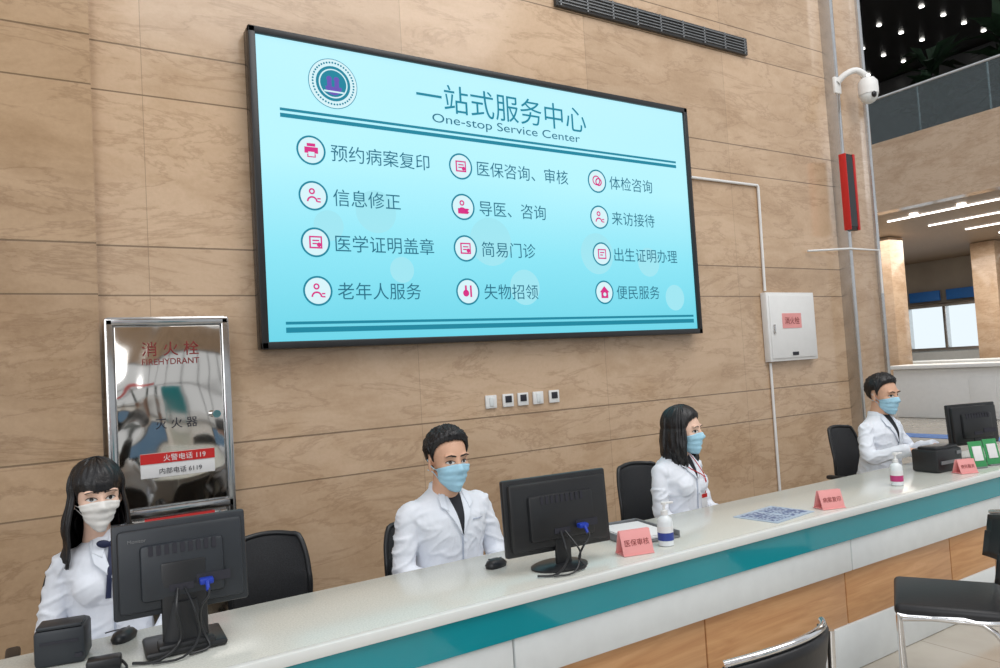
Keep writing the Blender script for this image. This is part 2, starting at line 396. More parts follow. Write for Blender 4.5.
# ---------------------------------------------------------------- wall hardware
for i,x in enumerate((2.562,2.697,2.818,2.944,3.081)):
    s=group('wall_switch',(x*.995,WY-.008,1.38))
    MB().box((0,0,0),(.086,.014,.086),.004).build('plate',M['white'],s)
    if i in (1,2,4): MB().box((0,-.009,.008),(.05,.006,.045),.002).build('display',M['ink'],s)
    else: MB().box((0,-.009,0),(.03,.008,.06),.003).build('rocker',M['offwhite'],s)
hb=group('white_wall_cabinet',(5.67,WY-.035,1.812))
MB().box((0,0,0),(.66,.06,.60),.006).build('body',M['white'],hb)
MB().box((0,-.034,0),(.61,.012,.55),.004).build('door',M['white'],hb)
MB().box((-.02,-.042,.05),(.26,.004,.13)).build('label',M['pink'],hb)
text('label_text','消火栓',.2,-.12,.05,M['inkred'],hb,-.046)
MB().box((-.27,-.046,-.02),(.02,.02,.08),.004).build('handle',M['steel'],hb)
MB().box((0,-.042,-.24),(.08,.006,.03)).build('grille',M['ink'],hb)
cd=group('wall_conduit')
MB().sweep([(4.50,WY-.016,3.06),(5.40,WY-.016,3.06),(5.41,WY-.016,3.05),(5.395,WY-.016,2.13)],.012,n=10,sub=1).build('pipe',M['white'],cd)
MB().sweep([(5.395,WY-.016,1.50),(5.39,WY-.016,.02)],.012,n=10,sub=1).build('pipe_lower',M['white'],cd)
cp=group('wall_conduit')
MB().sweep([(6.02,WY-.03,2.50),(6.5,WY-.14,2.52),(6.98,WY-.14,2.52),(6.98,WY-.14,2.1)],.010,n=10,sub=1).build('pipe',M['white'],cp)
rs=group('scrolling_led_sign',(6.53,WY-.16,3.05))
MB().box((0,0,0),(.15,.06,.72),.006).build('housing',M['black'],rs)
MB().box((.062,-.005,0),(.03,.07,.72),.004).build('red_border',M['red'],rs)
MB().box((-.071,-.005,0),(.010,.07,.72),.002).build('red_edge',M['red'],rs)
MB().box((-.01,-.033,0),(.10,.006,.66)).build('display_face',M['blackgloss'],rs)
sc=group('security_camera',(6.54,WY-.13,4.04),scale=1.0)
q=MB(); q.box((0,.01,.05),(.10,.03,.16),.01); q.sweep([(0,0,.08),(.04,-.06,.14),(.12,-.12,.17),(.2,-.16,.12)],[.03,.028,.028,.03],n=16)
q.lathe([(.0,.06),(.06,.055),(.085,.02),(.09,-.04),(.088,-.1)],(.21,-.17,.03),n=28)
q.build('arm_and_housing',M['white'],sc)
MB().ell((.21,-.17,-.07),(.082,.082,.085)).build('dome',M['offwhite'],sc)
MB().ell((.18,-.24,-.09),(.03,.02,.03)).build('lens',M['blackgloss'],sc)

# ---------------------------------------------------------------- service counter
ct=group('service_counter')
X0,X1=-2.6,8.2; L=X1-X0; XC=(X0+X1)/2; FY=2.22; BY=2.80
MB().box((XC,(FY+BY)/2,.789),(L,BY-FY,.022),.003).build('top_slab',M['top'],ct)
MB().box((XC,FY+.012,.785),(L,.03,.036),.004).build('front_edge',M['edge'],ct)
MB().box((XC,FY+.03,.71),(L,.03,.118)).build('teal_band',M['teal'],ct)
pm=MB()
for i in range(6): pm.box((.2+2.0*i-1.8,FY+.045,.572),(1.992,.04,.150),.004)
pm.box((XC,FY+.06,.572),(L-.02,.02,.15))
pm.build('white_fascia_panels',M['offwhite'],ct)
wm=MB()
for i in range(11): wm.box((-2.09+1.0*i-.02,FY+.085,.36),(.992,.04,.265),.004)
wm.build('wood_panels',M['wood'],ct)
MB().box((XC,FY+.075,.115),(L,.04,.225),.004).build('white_plinth',M['offwhite'],ct)
MB().box((XC,FY+.105,.39),(L,.01,.77)).build('carcass',M['white'],ct)
sp=MB()
for x in (X0+.02,.85,2.3,4.0,6.2,X1-.02): sp.box((x,FY+.34,.388),(.03,.46,.776))
sp.build('support_panels',M['offwhite'],ct)

# ---------------------------------------------------------------- monitors & desk objects
M['lcd']=mat('lcd_panel',(.03,.05,.08,1),.2,emit=(.25,.45,.7,1),estr=.35)
def monitor(loc,yaw,w=.42,h=.32,low=.10,style=0,tilt=R(-4),cable=True):
    g=group('computer_monitor',loc,(0,0,yaw))
    zc=low+h/2
    b=MB(); b.box((0,0,0),(w,.028,h),.008)
    b.box((0,-.02,0),(w*.93,.03,h*.88),.014)
    b.box((0,-.037,-.01),(w*.62,.03,h*.60),.013)
    mx=Matrix.Translation((0,0,zc))@Matrix.Rotation(tilt,4,'X'); b.xform(mx); b.build('rear_casing',M['dgrey' if style==0 else 'black'],g)
    v=MB()
    for i in range(9): v.box((-.09+i*.0225,-.0525,h*.2),(.012,.003,.03))
    v.box((w*.22,-.0525,-h*.17),(.10,.004,.028)); v.box((-w*.02,-.0525,-h*.22),(.07,.004,.02))
    v.xform(mx); v.build('vents_and_ports',M['ink'],g)
    f=MB(); f.box((0,.0155,.004),(w-.03,.002,h-.035)); f.xform(mx); f.build('display_panel',M['lcd'],g)
    s=MB()
    if style==0:
        s.box((0,-.045,zc*.5+.01),(.13,.022,zc+.02),.008); s.sweep([(0,-.05,.015),(0,-.055,zc*.6)],[.07,.035],n=16,sub=1,flat=.35,up=(0,1,0))
        s.box((0,0,.0125),(.23,.18,.022),.01); s.box((0,-.05,.028),(.16,.08,.02),.008)
    else:
        s.box((0,-.035,zc*.5),(.07,.02,zc),.008)
        s.loft([(0,0,.001,.12,.09),(0,0,.008,.12,.09),(0,0,.016,.10,.075),(0,-.02,.024,.04,.03)],n=40)
    s.build('stand',M['black'],g)
    if cable:
        c=MB(); c.box((w*.16,-.07,zc-h*.18-.0),(.04,.03,.018),.004); c.sweep([(w*.16,-.085,zc-h*.18),(w*.16,-.105,zc-h*.26)],.006,n=8)
        c.build('vga_plug',M['blue'],g)
        c=MB(); c.sweep([(w*.16,-.09,zc-h*.2),(w*.16,-.115,zc-h*.3),(w*.10,-.11,zc-h*.42),(.04,-.085,low*.6),(.06,-.10,.012),(.0,-.12,.008)],.004,n=8)
        c.sweep([(-.02,-.06,zc-h*.22),(-.03,-.11,zc-h*.4),(-.02,-.1,.05),(-.08,-.12,.01),(-.15,-.09,.008)],.0045,n=8)
        c.sweep([(0.0,-.06,zc-h*.22),(.02,-.12,zc-h*.42),(.03,-.11,.05),(-.02,-.14,.01),(-.10,-.13,.008)],.0035,n=8)
        c.build('cables',M['black'],g)
    return g
TZ=.80
m1=monitor((.375,2.53,TZ),R(-3),.385,.28,.112,0)
text('maker_mark','Monitor',.05,-.15,.345,M['gray'],m1,-.035)
monitor((1.745,2.42,TZ),R(-6),.475,.295,.068,1,R(-3))
monitor((5.24,2.52,TZ),R(-16),.40,.27,.11,1,R(-3),False)
def mouse(loc,yaw,m='black'):
    g=group('computer_mouse',loc,(0,0,yaw)); b=MB(); b.loft([(0,0,0,.03,.05),(0,0,.012,.033,.055),(0,.004,.026,.026,.042),(0,.008,.034,.012,.02),(0,.008,.035,.002,.004)],n=28,pw=2.3)
    b.build('shell',M[m],g,ang=70); MB().box((0,-.03,.027),(.006,.014,.01),.002).build('wheel',M['gray'],g)
    MB().sweep([(0,-.05,.008),(.02,-.08,.005),(.06,-.085,.004),(.09,-.06,.004)],.0022,n=8).build('cord',M['black'],g)
mouse((.225,2.73,TZ),R(150)); mouse((1.56,2.60,TZ),R(110))
g=group('receipt_printer',(.055,2.66,TZ),(0,0,R(-12)))
b=MB(); b.box((0,0,.054),(.135,.12,.108),.012); b.box((0,-.02,.113),(.12,.08,.012),.005); b.build('body',M['dgrey'],g)
b=MB(); b.box((0,-.061,.07),(.10,.004,.008)); b.box((.05,-.061,.025),(.02,.004,.012)); b.build('paper_slot',M['ink'],g)
g=group('power_adapter',(.15,2.47,TZ),(0,0,R(-10)))
MB().box((0,0,.02),(.09,.05,.038),.008).build('brick',M['black'],g)
MB().sweep([(.045,0,.02),(.06,-.03,.006),(.03,-.06,.005),(-.02,-.06,.005),(-.06,-.05,.005)],.004,n=8).build('cord',M['black'],g)
g=group('document_tray',(2.30,2.60,TZ),(0,0,R(-8)))
b=MB(); b.box((0,0,.006),(.27,.34,.008),.002); b.box((-.13,0,.018),(.008,.34,.03),.002); b.box((.13,0,.018),(.008,.34,.03),.002); b.box((0,.165,.018),(.27,.008,.03),.002); b.build('tray',M['gray'],g)
b=MB(); b.box((0,-.01,.016),(.21,.29,.008),.001,rot=(0,0,R(4))); b.box((.01,0,.023),(.21,.29,.004),.001,rot=(0,0,R(-3))); b.build('papers',M['paper'],g)
def cardstand(loc,yaw,txt,w=.13,h=.105,n='desk_name_card'):
    g=group(n,loc,(0,0,yaw)); b=MB()
    b.box((0,-.02,h*.5),(w,.004,h),.001,rot=(R(-18),0,0)); b.box((0,.02,h*.5),(w,.004,h),.001,rot=(R(18),0,0)); b.box((0,0,.003),(w,.085,.004),.001); b.build('folded_card',M['pink'],g)
    t=text('card_text',txt,w*.8,-w*.4,0,M['inkred'],g,0); t.location=(0,-.0235,h*.5); t.rotation_euler=(R(-18),0,0)
cardstand((2.09,2.36,TZ),R(-14),'医保审核',.14,.10)
cardstand((3.36,2.32,TZ),R(-18),'病案复印',.13,.092)
cardstand((4.74,2.34,TZ),R(-20),'便民服务',.12,.085)
def bottle(loc,s=1,lab='lab'):
    g=group('hand_sanitizer_bottle',loc,scale=s)
    MB().lathe([(.028,0),(.033,.004),(.033,.10),(.030,.115),(.014,.128),(.013,.135)]).build('bottle',M['bottle'],g)
    MB().lathe([(.0338,.025),(.0338,.085)]).build('label',M['paper'],g); MB().lathe([(.0342,.025),(.0342,.058)]).build('label_band',M[lab],g)
    b=MB(); b.lathe([(.015,.13),(.015,.148),(.006,.15),(.005,.172),(.012,.174),(.012,.184),(.004,.186)]); b.box((.018,-.008,.18),(.045,.012,.009),.003,rot=(0,0,R(-20))); b.build('pump',M['white'],g)
bottle((2.27,2.36,TZ),1.0); bottle((4.13,2.41,TZ),1.0,'labp')
t=NT('qr_print'); v=t.coord()
wn=t.t.nodes.new('ShaderNodeTexWhiteNoise'); sn=t.t.nodes.new('ShaderNodeVectorMath'); sn.operation='SNAP'; sn.inputs[1].default_value=(.011,.011,1); t.l(v,sn.inputs[0]); t.l(sn.outputs[0],wn.inputs['Vector'])
t.l(t.mix(t.math('GREATER_THAN',wn.outputs[0],.5),srgb(70,100,150),srgb(170,190,212)),t.b.inputs['Base Color']); t.b.inputs['Roughness'].default_value=.3
M['sheet']=mat('blue_grey_sheet',srgb(176,194,212),.35)
g=group('notice_sheet',(3.06,2.42,TZ),(0,0,R(6)))
MB().box((0,0,.002),(.33,.24,.003)).build('laminated_sheet',M['sheet'],g)
b=MB(); b.box((-.078,0,.004),(.13,.19,.001)); b.box((.078,0,.004),(.13,.19,.001)); b.build('qr_codes',t.m,g)
g=group('desktop_printer',(4.76,2.51,TZ),(0,0,R(-4)))
b=MB(); b.box((0,0,.07),(.26,.17,.14),.015); b.box((0,-.01,.145),(.23,.12,.02),.008); b.build('body',M['black'],g)
b=MB(); b.box((0,-.087,.06),(.20,.006,.02)); b.box((.09,-.087,.11),(.05,.004,.02)); b.build('front_slot',M['gray'],g)
for (x,y,ins,wd) in ((4.96,2.36,'paper',.085),(5.12,2.35,'paper',.085)):
    g=group('tabletop_display_stand',(x,y,TZ),(0,0,R(-22)))
    MB().box((0,.01,.085),(wd+.015,.006,.16),.002,rot=(R(-12),0,0)).build('panel',M['green'],g)
    MB().box((0,.005,.09),(wd-.02,.004,.09),.001,rot=(R(-12),0,0)).build('insert',M[ins],g)
    MB().box((0,.02,.005),(wd,.08,.008),.002).build('foot',M['gray'],g)
# ---------------------------------------------------------------- office chairs
def office_chair(loc,yaw=0,sh=.46,bt=1.0,bw=1.0):
    g=group('office_chair',loc,(0,0,yaw))
    MB().box((0,.03,sh-.05),(.46,.42,.06),.028,seg=4).build('seat',M['vinyl'],g,ang=60)
    rows=[];nz=14;nx=16
    for i in range(nz+1):
        v=i/nz; z=sh+.10+v*(bt-sh-.10)
        wv=.205*bw*(1-.18*abs(2*v-1)**3)*(1-.10*v); r=[]
        for j in range(nx+1):
            u=j/nx*2-1; r.append((u*wv,.245+.05*v-.05*math.sin(v*math.pi)*.6-.045*u*u,z-.015*u*u*(1 if v>.5 else -1)))
        rows.append(r)
    o=MB().grid(rows).build('mesh_back',M['mesh'],g); solid(o,.008,0)
    per=[rows[0][j] for j in range(0,nx+1,2)]+[rows[i][nx] for i in range(2,nz,2)]+[rows[nz][j] for j in range(nx,-1,-2)]+[rows[i][0] for i in range(nz-2,0,-2)]+[rows[0][0],rows[0][2]]
    b=MB(); b.sweep(per,.012,n=10,sub=2)
    b.sweep([(0,.08,sh-.07),(0,.24,sh-.04),(0,.29,sh+.12),(0,.275,sh+.3)],[.03,.025,.02,.018],n=10,flat=.6)
    for s in (-1,1):
        b.sweep([(s*.22,.08,sh-.05),(s*.29,.10,sh+.0),(s*.295,.12,sh+.17)],.014,n=10); b.box((s*.295,.08,sh+.185),(.05,.20,.03),.012)
    b.build('frame_and_arms',M['black'],g)
    b=MB(); b.cyl((0,0,.09),(0,0,sh-.07),.025,.022)
    for k in range(5):
        a=2*math.pi*k/5+.3; dx,dy=math.cos(a),math.sin(a)
        b.sweep([(0,0,.11),(dx*.15,dy*.15,.095),(dx*.27,dy*.27,.075)],[.026,.022,.016],n=10)
        b.sweep([(dx*.27-dy*.022,dy*.27+dx*.022,.03),(dx*.27+dy*.022,dy*.27-dx*.022,.03)],.03,n=18,sub=1); b.cyl((dx*.27,dy*.27,.03),(dx*.27,dy*.27,.08),.01)
    b.build('star_base',M['black'],g); return g

# ---------------------------------------------------------------- people
def ell_t(c,d,ec,er):
    o=Vector([(c[i]-ec[i])/er[i] for i in range(3)]); q=Vector([d[i]/er[i] for i in range(3)])
    A=q.dot(q);B=2*o.dot(q);C=o.dot(o)-1;D=B*B-4*A*C
    return (-B+math.sqrt(D))/(2*A) if D>0 else 0
SK=[((0,.012,.042),(.077,.095,.083)),((0,-.028,.01),(.067,.066,.088))]
HC=Vector((0,.008,.03))
def skull_r(d): return max(ell_t(HC,d,c,r) for c,r in SK)
def person(loc,yaw=0,hc=(0,-.05,1.20),hs=1.0,hyaw=0,hpitch=0,female=False,hair='short',mask='mask_b',arms='lap',skin='skin',neckwear=None,lean=0,seed=0,wk=None):
    g=group('receptionist',loc,(0,0,yaw))
    if wk is None: wk=.86 if female else .97
    sk=M[skin]
    b=MB(); ly=-lean
    def cy(z): return ly*max(0,(z-.5))/.5
    secs=[(.46,.02,.16,.13),(.50,.02,.185,.155),(.58,.015,.182,.15),(.68,.01,.166,.130),(.78,.0,.160,.120),(.88,-.005,.178,.122),(.95,-.005,.188,.118),(.985,0,.184,.106),(1.01,.004,.168,.094),(1.032,.006,.135,.080),(1.052,.008,.098,.070),(1.07,.012,.070,.062),(1.09,.014,.058,.056)]
    b.loft([(0,c+cy(z),z,rx*wk,ry*(.95 if female else 1)) for z,c,rx,ry in secs],pw=2.2)
    if female: 
        for s in (-1,1): b.ell((s*.068,-.088+cy(.9),.895),(.06,.048,.06))
    hands=[]
    for s in (-1,1):
        sh=Vector((s*.180*wk,cy(1.0)+.005,.975))
        if arms=='lap': el=Vector((s*.236*wk,-.04+cy(.77),.745)); wr=Vector((s*.10,-.29,.665))
        elif arms=='desk': el=Vector((s*.245,-.08+cy(.8),.80)); wr=Vector((s*.15,-.32,.858))
        b.ell(sh,(.050*wk,.056,.050)); 
        mid=(sh+el)/2+Vector((s*.006,.012,0)); fm=(el+wr)/2
        b.sweep([sh+Vector((-s*.04,0,.012)),sh,mid,el,fm,wr],[.045*wk,.052*wk,.051*wk,.049*wk,.046*wk,.043*wk],n=18,sub=5)
        b.ell(el,.049*wk)
        hands.append((s,wr,(wr-el).normalized()))
        b.sweep([(s*.085,.02,.545),(s*.10,-.16,.55),(s*.115,-.33,.545)],[.098,.094,.088],n=18)
    b.sweep([(0,.0,.52),(0,-.2,.53),(0,-.30,.53)],[.08,.07,.05],n=14)
    coat=b.build('coat',M['coat'],g); remesh(coat,.007,4)
    def fold(p,nn):
        f=noise.noise(Vector((p.x*8+seed,p.y*8,p.z*13)))*.002
        w1=noise.noise(Vector((p.x*6+seed*2,p.y*6,p.z*9)))*.8
        rid=1-abs(noise.noise(Vector((p.x*9+5+seed+w1,p.y*9+w1,p.z*20+p.x*9*(1 if p.x>0 else -1)))))*4.2
        rid2=1-abs(noise.noise(Vector((p.x*18+15+seed,p.y*16+w1*2,p.z*10-p.x*14))))*4
        arm=min(1,max(0,(abs(p.x)-.13*wk)/.05))
        f+=max(0,rid)*(.004+.004*arm)+max(0,rid2)*.0018-.001
        if p.z>1.03 or (abs(p.x)<.06 and p.z>.88 and p.y<0): f*=.15
        return p+nn*f
    displace(coat,fold); bv=bvh_of(coat)
    def onf(x,z,off,frm=-1):
        h=bv.ray_cast(Vector((x,frm,z)),Vector((0,1,0)))
        y=h[0].y if h[0] is not None else -.1
        return (x,y-off,z)
    def patch(q,off,mi_mat,name,nu=8,nv=12,th=.003):
        rows=[]
        for i in range(nv+1):
            t=i/nv; r=[]
            for j in range(nu+1):
                u=j/nu
                a=Vector(q[0]).lerp(Vector(q[1]),u); c=Vector(q[3]).lerp(Vector(q[2]),u); p=a.lerp(c,t); r.append(onf(p.x,p.y,off))
            rows.append(r)
        for _ in range(2):
            for i in range(1,nv):
                for j in range(nu+1):
                    x,y,z=rows[i][j]; rows[i][j]=(x,(rows[i-1][j][1]+rows[i+1][j][1]+2*y)/4,z)
        o=MB().grid(rows).build(name,M[mi_mat],g); solid(o,th,0); return o
    vz=.88 if not female else .93
    if neckwear in ('black','blackbadge'):
        patch([(-.045,1.078),(.045,1.078),(.003,vz),(-.003,vz)],.0045,'shirt_k','shirt_front')
    for s in (-1,1):
        patch([(s*.040,1.082),(s*.072,1.050),(s*.062,.985),(s*.002,vz-.005)],.009,'coatedge','lapel')
        if neckwear!='bow':
            patch([(s*.043,1.062),(s*.076,1.048),(s*.082,1.005),(s*.054,.985)],.013,'coatedge','collar_leaf')
        else:
            patch([(s*.008,1.070),(s*.058,1.066),(s*.066,1.02),(s*.033,1.0)],.010,'coatedge','collar_leaf')
    patch([(-.003,vz),(.003,vz),(.003,.62),(-.003,.62)],.003,'stitch','front_placket',nu=1,nv=20,th=.002)
    patch([(.065,.935),(.125,.935),(.122,.932),(.066,.932)],.004,'stitch','breast_pocket_edge',nu=4,nv=1,th=.002)
    for z in (.85,.76,.67):
        p=onf(.016,z,.004); MB().cyl(p,(p[0],p[1]-.003,p[2]),.007,n=14).build('button',M['coatedge'],g)
    rows=[]
    for r_,z_ in ((.058,1.05),(.060,1.075),(.057,1.098),(.064,1.094),(.070,1.065),(.074,1.05)):
        rr=[]
        for k in range(33):
            a=R(-55+290*k/32); rr.append((r_*math.cos(a),.012+cy(1.05)+r_*math.sin(a),z_))
        rows.append(rr)
    o=MB().grid(rows).build('collar',M['coatedge'],g,ang=80); solid(o,.002,0)
    if neckwear=='bow':
        b=MB(); y0=onf(0,1.04,.02)[1]
        b.ell((0,y0,1.045),(.010,.008,.011))
        for s in (-1,1):
            b.ell((s*.026,y0,1.047),(.024,.006,.014),rot=(0,s*R(-14),0))
        for x0,x1,z1 in ((-.006,-.02,.86),(.008,.03,.83)):
            pts=[(x0,y0-.002,1.038)]+[onf(x0+(x1-x0)*k/4,1.038-(1.038-z1)*k/4,.008) for k in range(1,5)]
            b.sweep(pts,[.005,.008,.009,.009,.010],n=10,flat=.25,up=(0,1,0))
        b.build('ribbon_tie',M['navy'],g)
    if neckwear=='blackbadge':
        b=MB()
        for s in (-1,1): b.sweep([onf(s*.045,1.06,.012),onf(s*.05,1.0,.014),onf(.06,.93,.008),onf(.075,.84,.008)],.0025,n=6)
        b.build('red_lanyard',M['red'],g)
        p=onf(.075,.80,.010); MB().box(p,(.055,.003,.085),.003).build('id_badge',M['paper'],g)
        MB().box((p[0],p[1]-.003,p[2]+.025),(.05,.002,.02)).build('id_badge_stripe',M['red'],g)
    b=MB()
    for s in (-1,1):
        b.sweep([(s*.09,.02,.535),(s*.105,-.25,.53),(s*.115,-.42,.515),(s*.115,-.45,.43),(s*.112,-.42,.25),(s*.11,-.40,.07)],[.085,.076,.064,.062,.055,.045],n=18,sub=5)
    b.ell((0,.02,.53),(.15,.12,.08)); o=b.build('trousers',M['trouser'],g); remesh(o,.012,3)
    b=MB()
    for s in (-1,1):
        b.sweep([(s*.11,-.345,.045),(s*.11,-.42,.05),(s*.112,-.52,.036),(s*.115,-.60,.026)],[.036,.044,.042,.024],n=16,sub=4); b.box((s*.112,-.47,.008),(.08,.27,.016),.007)
    b.build('shoes',M['shoe'],g)
    for s,wr,dr in hands:
        b=MB(); fwd=dr.copy()
        if arms=='lap': fwd=Vector((-s*.35,-.85,-.12)).normalized()
        else: fwd=Vector((-s*.10,-1,-.12)).normalized()
        side=fwd.cross(Vector((0,0,1))).normalized()*(-s)
        if side.x*s>0: side=-side
        up=side.cross(fwd).normalized()
        if up.z<0: up=-up
        def L3(f,sd,u): return wr+fwd*f+side*sd+up*u
        b.sweep([L3(-.03,0,0),L3(.015,0,0),L3(.05,0,.002),L3(.085,0,-.002)],[.025,.027,.037,.036],n=14,flat=.45,up=up)
        for k,(so,ln_) in enumerate(((.028,.072),(.0095,.080),(-.0095,.074),(-.028,.058))):
            b.sweep([L3(.07,so,0),L3(.09,so*1.05,.002),L3(.09+ln_*.45,so*1.12,-.004),L3(.09+ln_*.78,so*1.12,-.018),L3(.09+ln_,so*1.1,-.034)],[.0095,.0092,.0086,.008,.0068],n=10,sub=3)
        b.sweep([L3(.02,.022,-.004),L3(.045,.045,-.008),L3(.072,.056,-.013),L3(.092,.054,-.02)],[.014,.0115,.010,.008],n=10,sub=3)
        o=b.build('hand',sk,g); remesh(o,.0034,3,.4)
    hd=MB()
    for c,r in SK: hd.ell(c,r)
    jw=.050 if female else .057
    hd.ell((0,-.030,-.05),(jw,.056,.056)); hd.ell((0,-.070,-.085),(.022,.020,.020))
    for s in (-1,1):
        hd.ell((s*.036,-.052,-.018),(.028,.030,.030)); hd.ell((s*.028,-.080,.030),(.030,.013,.009)); hd.ell((s*.011,-.098,-.034),(.009,.010,.008))
        hd.ell((s*.077,.012,-.004),(.007,.018,.029),rot=(R(-12),0,s*R(22))); hd.ell((s*.075,.008,-.026),(.006,.010,.012))
    hd.sweep([(0,-.084,.022),(0,-.098,-.008),(0,-.110,-.030)],[.008,.009,.0125],n=12)
    hd.ell((0,-.086,-.054),(.024,.010,.007)); hd.ell((0,-.085,-.066),(.020,.010,.008))
    nk=.044 if female else .056
    ry=Matrix.Rotation(-hyaw,3,'Z')
    hd.sweep([(0,.014,-.04),tuple(ry@Vector((0,.030,-.115))),tuple(ry@Vector((0,.05,-.17)))],[nk,nk,nk*1.15],n=20)
    HM=Matrix.Translation(hc)@Matrix.Rotation(hyaw,4,'Z')@Matrix.Rotation(hpitch,4,'X')@Matrix.Scale(hs,4)
    def place(o): o.data.transform(HM); return o
    head=hd.build('head',[sk,M['lip']],g); remesh(head,.0036,4,.5)
    def sock(p,nn):
        for s in (-1,1):
            d=((p.x-s*.031)/.020)**2+((p.z-.006)/.013)**2
            if p.y<-.03 and d<6: p.y+=.009*math.exp(-d)
        return p
    displace(head,sock); me=head.data
    if len(me.materials)<2: me.materials.clear(); me.materials.append(sk); me.materials.append(M['lip'])
    for pl_ in me.polygons:
        c=pl_.center; pl_.material_index=1 if (abs(c.x)<.023 and -.073<c.z<-.048 and c.y<-.088) else 0
        pl_.use_smooth=True
    hb_=bvh_of(head)
    def onh(x,z,off):
        h=hb_.ray_cast(Vector((x,-.3,z)),Vector((0,1,0))); y=h[0].y if h[0] is not None else -.08
        return (x,y-off,z)
    face=MB()
    def oval(cx,cz,rx,rz,off,mi,tilt=0,almond=False,nr=4,na=20):
        rows=[]
        for i in range(nr+1):
            r=i/nr; rr=[]
            for k in range(na+1):
                a=2*math.pi*k/na; x=rx*r*math.cos(a); z=rz*r*math.sin(a)*((1-.55*abs(math.cos(a))) if almond else 1)
                rr.append(onh(cx+x*math.cos(tilt)-z*math.sin(tilt),cz+x*math.sin(tilt)+z*math.cos(tilt),off))
            rows.append(rr)
        face.grid(rows,mi)
    for s in (-1,1):
        oval(s*.031,.004,.0165,.0085,.0012,0,s*R(4),True); oval(s*.031,.0045,.0065,.0066,.0020,1); 
        pts=[onh(s*(.031+.018*k/4),.004+.0075*(1-(k/4)**2)*1.0,.002) for k in range(-4,5)]
        face.sweep(pts,.0014,n=6,sub=2,mi=1)
        pts=[onh(s*(.031+.021*k/4),.028+.004*(1-(k/4)**2)-(.002 if k<0 else 0),.0015) for k in range(-4,5)]
        face.sweep(pts,[.0022,.003,.0034,.0034,.0034,.003,.0026,.002,.0012] if not female else [.0016]*9,n=6,sub=2,mi=2)
    place(face.build('eyes_and_brows',[M['eyew'],M['iris'],M['brow']],g,recalc=False))
    NA=40;NR=18; rad=np.zeros((NR+1,NA+1)); zz=np.zeros((NR+1,NA+1))
    for i in range(NR+1):
        for j in range(NA+1):
            a=-1+2*j/NA; t=i/NR
            zt=-.002-.022*abs(a)**1.3; zb=-.116+.040*abs(a)**2
            z=zt+(zb-zt)*t; zz[i,j]=z; an=R(a*76)
            d=Vector((math.sin(an),-math.cos(an),0)); h=hb_.ray_cast(Vector((0,0,max(z,-.098)))+d*.3,-d)
            rad[i,j]=.3-h[3] if h[0] is not None else .06
    for _ in range(10):
        av=rad.copy(); av[1:-1,1:-1]=(rad[:-2,1:-1]+rad[2:,1:-1]+rad[1:-1,:-2]+rad[1:-1,2:])/4; rad=np.maximum(rad,av)
    rows=[]
    for i in range(NR+1):
        r=[]
        for j in range(NA+1):
            a=-1+2*j/NA; an=R(a*76); t=i/NR; rr=rad[i,j]+.003+.0022*math.cos(t*math.pi*8)*(1-abs(a)**4)*(1 if .1<t<.9 else 0)
            if t>.9: rr-=.010*(t-.9)/.1
            r.append((rr*math.sin(an),-rr*math.cos(an),zz[i,j]))
        rows.append(r)
    o=MB().grid(rows).build('face_mask',M[mask],g,ang=80); place(solid(o,.0016,0))
    b=MB()
    for j,s in ((0,-1),(NA,1)):
        for i in (1,NR-1):
            p=rows[i][j]; b.sweep([p,((p[0]+s*.083)/2+s*.006,(p[1]+.0)/2,(p[2]+.0)/2),(s*.084,.020,.016 if i==1 else -.026)],.0014,n=6)
    place(b.build('mask_ear_loops',M[mask],g))
    def hairline(th):
        a=abs(th)
        if hair=='short': return np.interp(a,[0,30,45,58,68,76,84,100,115,140,180],[37,35,30,20,4,-22,8,5,-22,-42,-48])
        return np.interp(a,[0,25,42,55,62,90,180],[0,1,3,-2,-25,-30,-35]) if hair=='bangs' else np.interp(a,[0,25,42,55,62,90,180],[30,25,14,-8,-25,-30,-35])
    rows=[]; NP=30;NTH=120
    for i in range(NP+1):
        r=[]
        for j in range(NTH):
            th=-180+360*j/NTH; e0=hairline(th); e=90-(90-e0)*i/NP
            jit=noise.noise(Vector((th*.25,seed,0)))*4*(i/NP)**3
            e+=jit; an=R(th); d=Vector((math.sin(an)*math.cos(R(e)),-math.cos(an)*math.cos(R(e)),math.sin(R(e))))
            edge=i/NP
            th0=(.024 if hair=='short' else .018)*(max(0,math.sin(R(max(e,0))))**.7*.75+.25)
            if hair=='short' and abs(th)>60: th0*=.8
            tk=th0*min(1,(1-edge)*5+.15)+.0035
            nz=noise.noise(Vector((th*.22,e*.035,seed)))*.0045 if hair!='short' else noise.noise(Vector((d.x*22,d.y*22,d.z*22+seed)))*.006+noise.noise(Vector((d.x*60,d.y*60,d.z*60+seed)))*.004
            strand=noise.noise(Vector((th*1.1,e*.03,seed)))*.0022
            rr=skull_r(d)+tk+(nz+strand)*min(1,(1-edge)*3+.2)
            r.append(HC+d*rr)
        rows.append(r)
    o=MB().grid(rows,closeu=True).build('hair_cap',M['hair'],g,ang=80); place(solid(o,.004,-1))
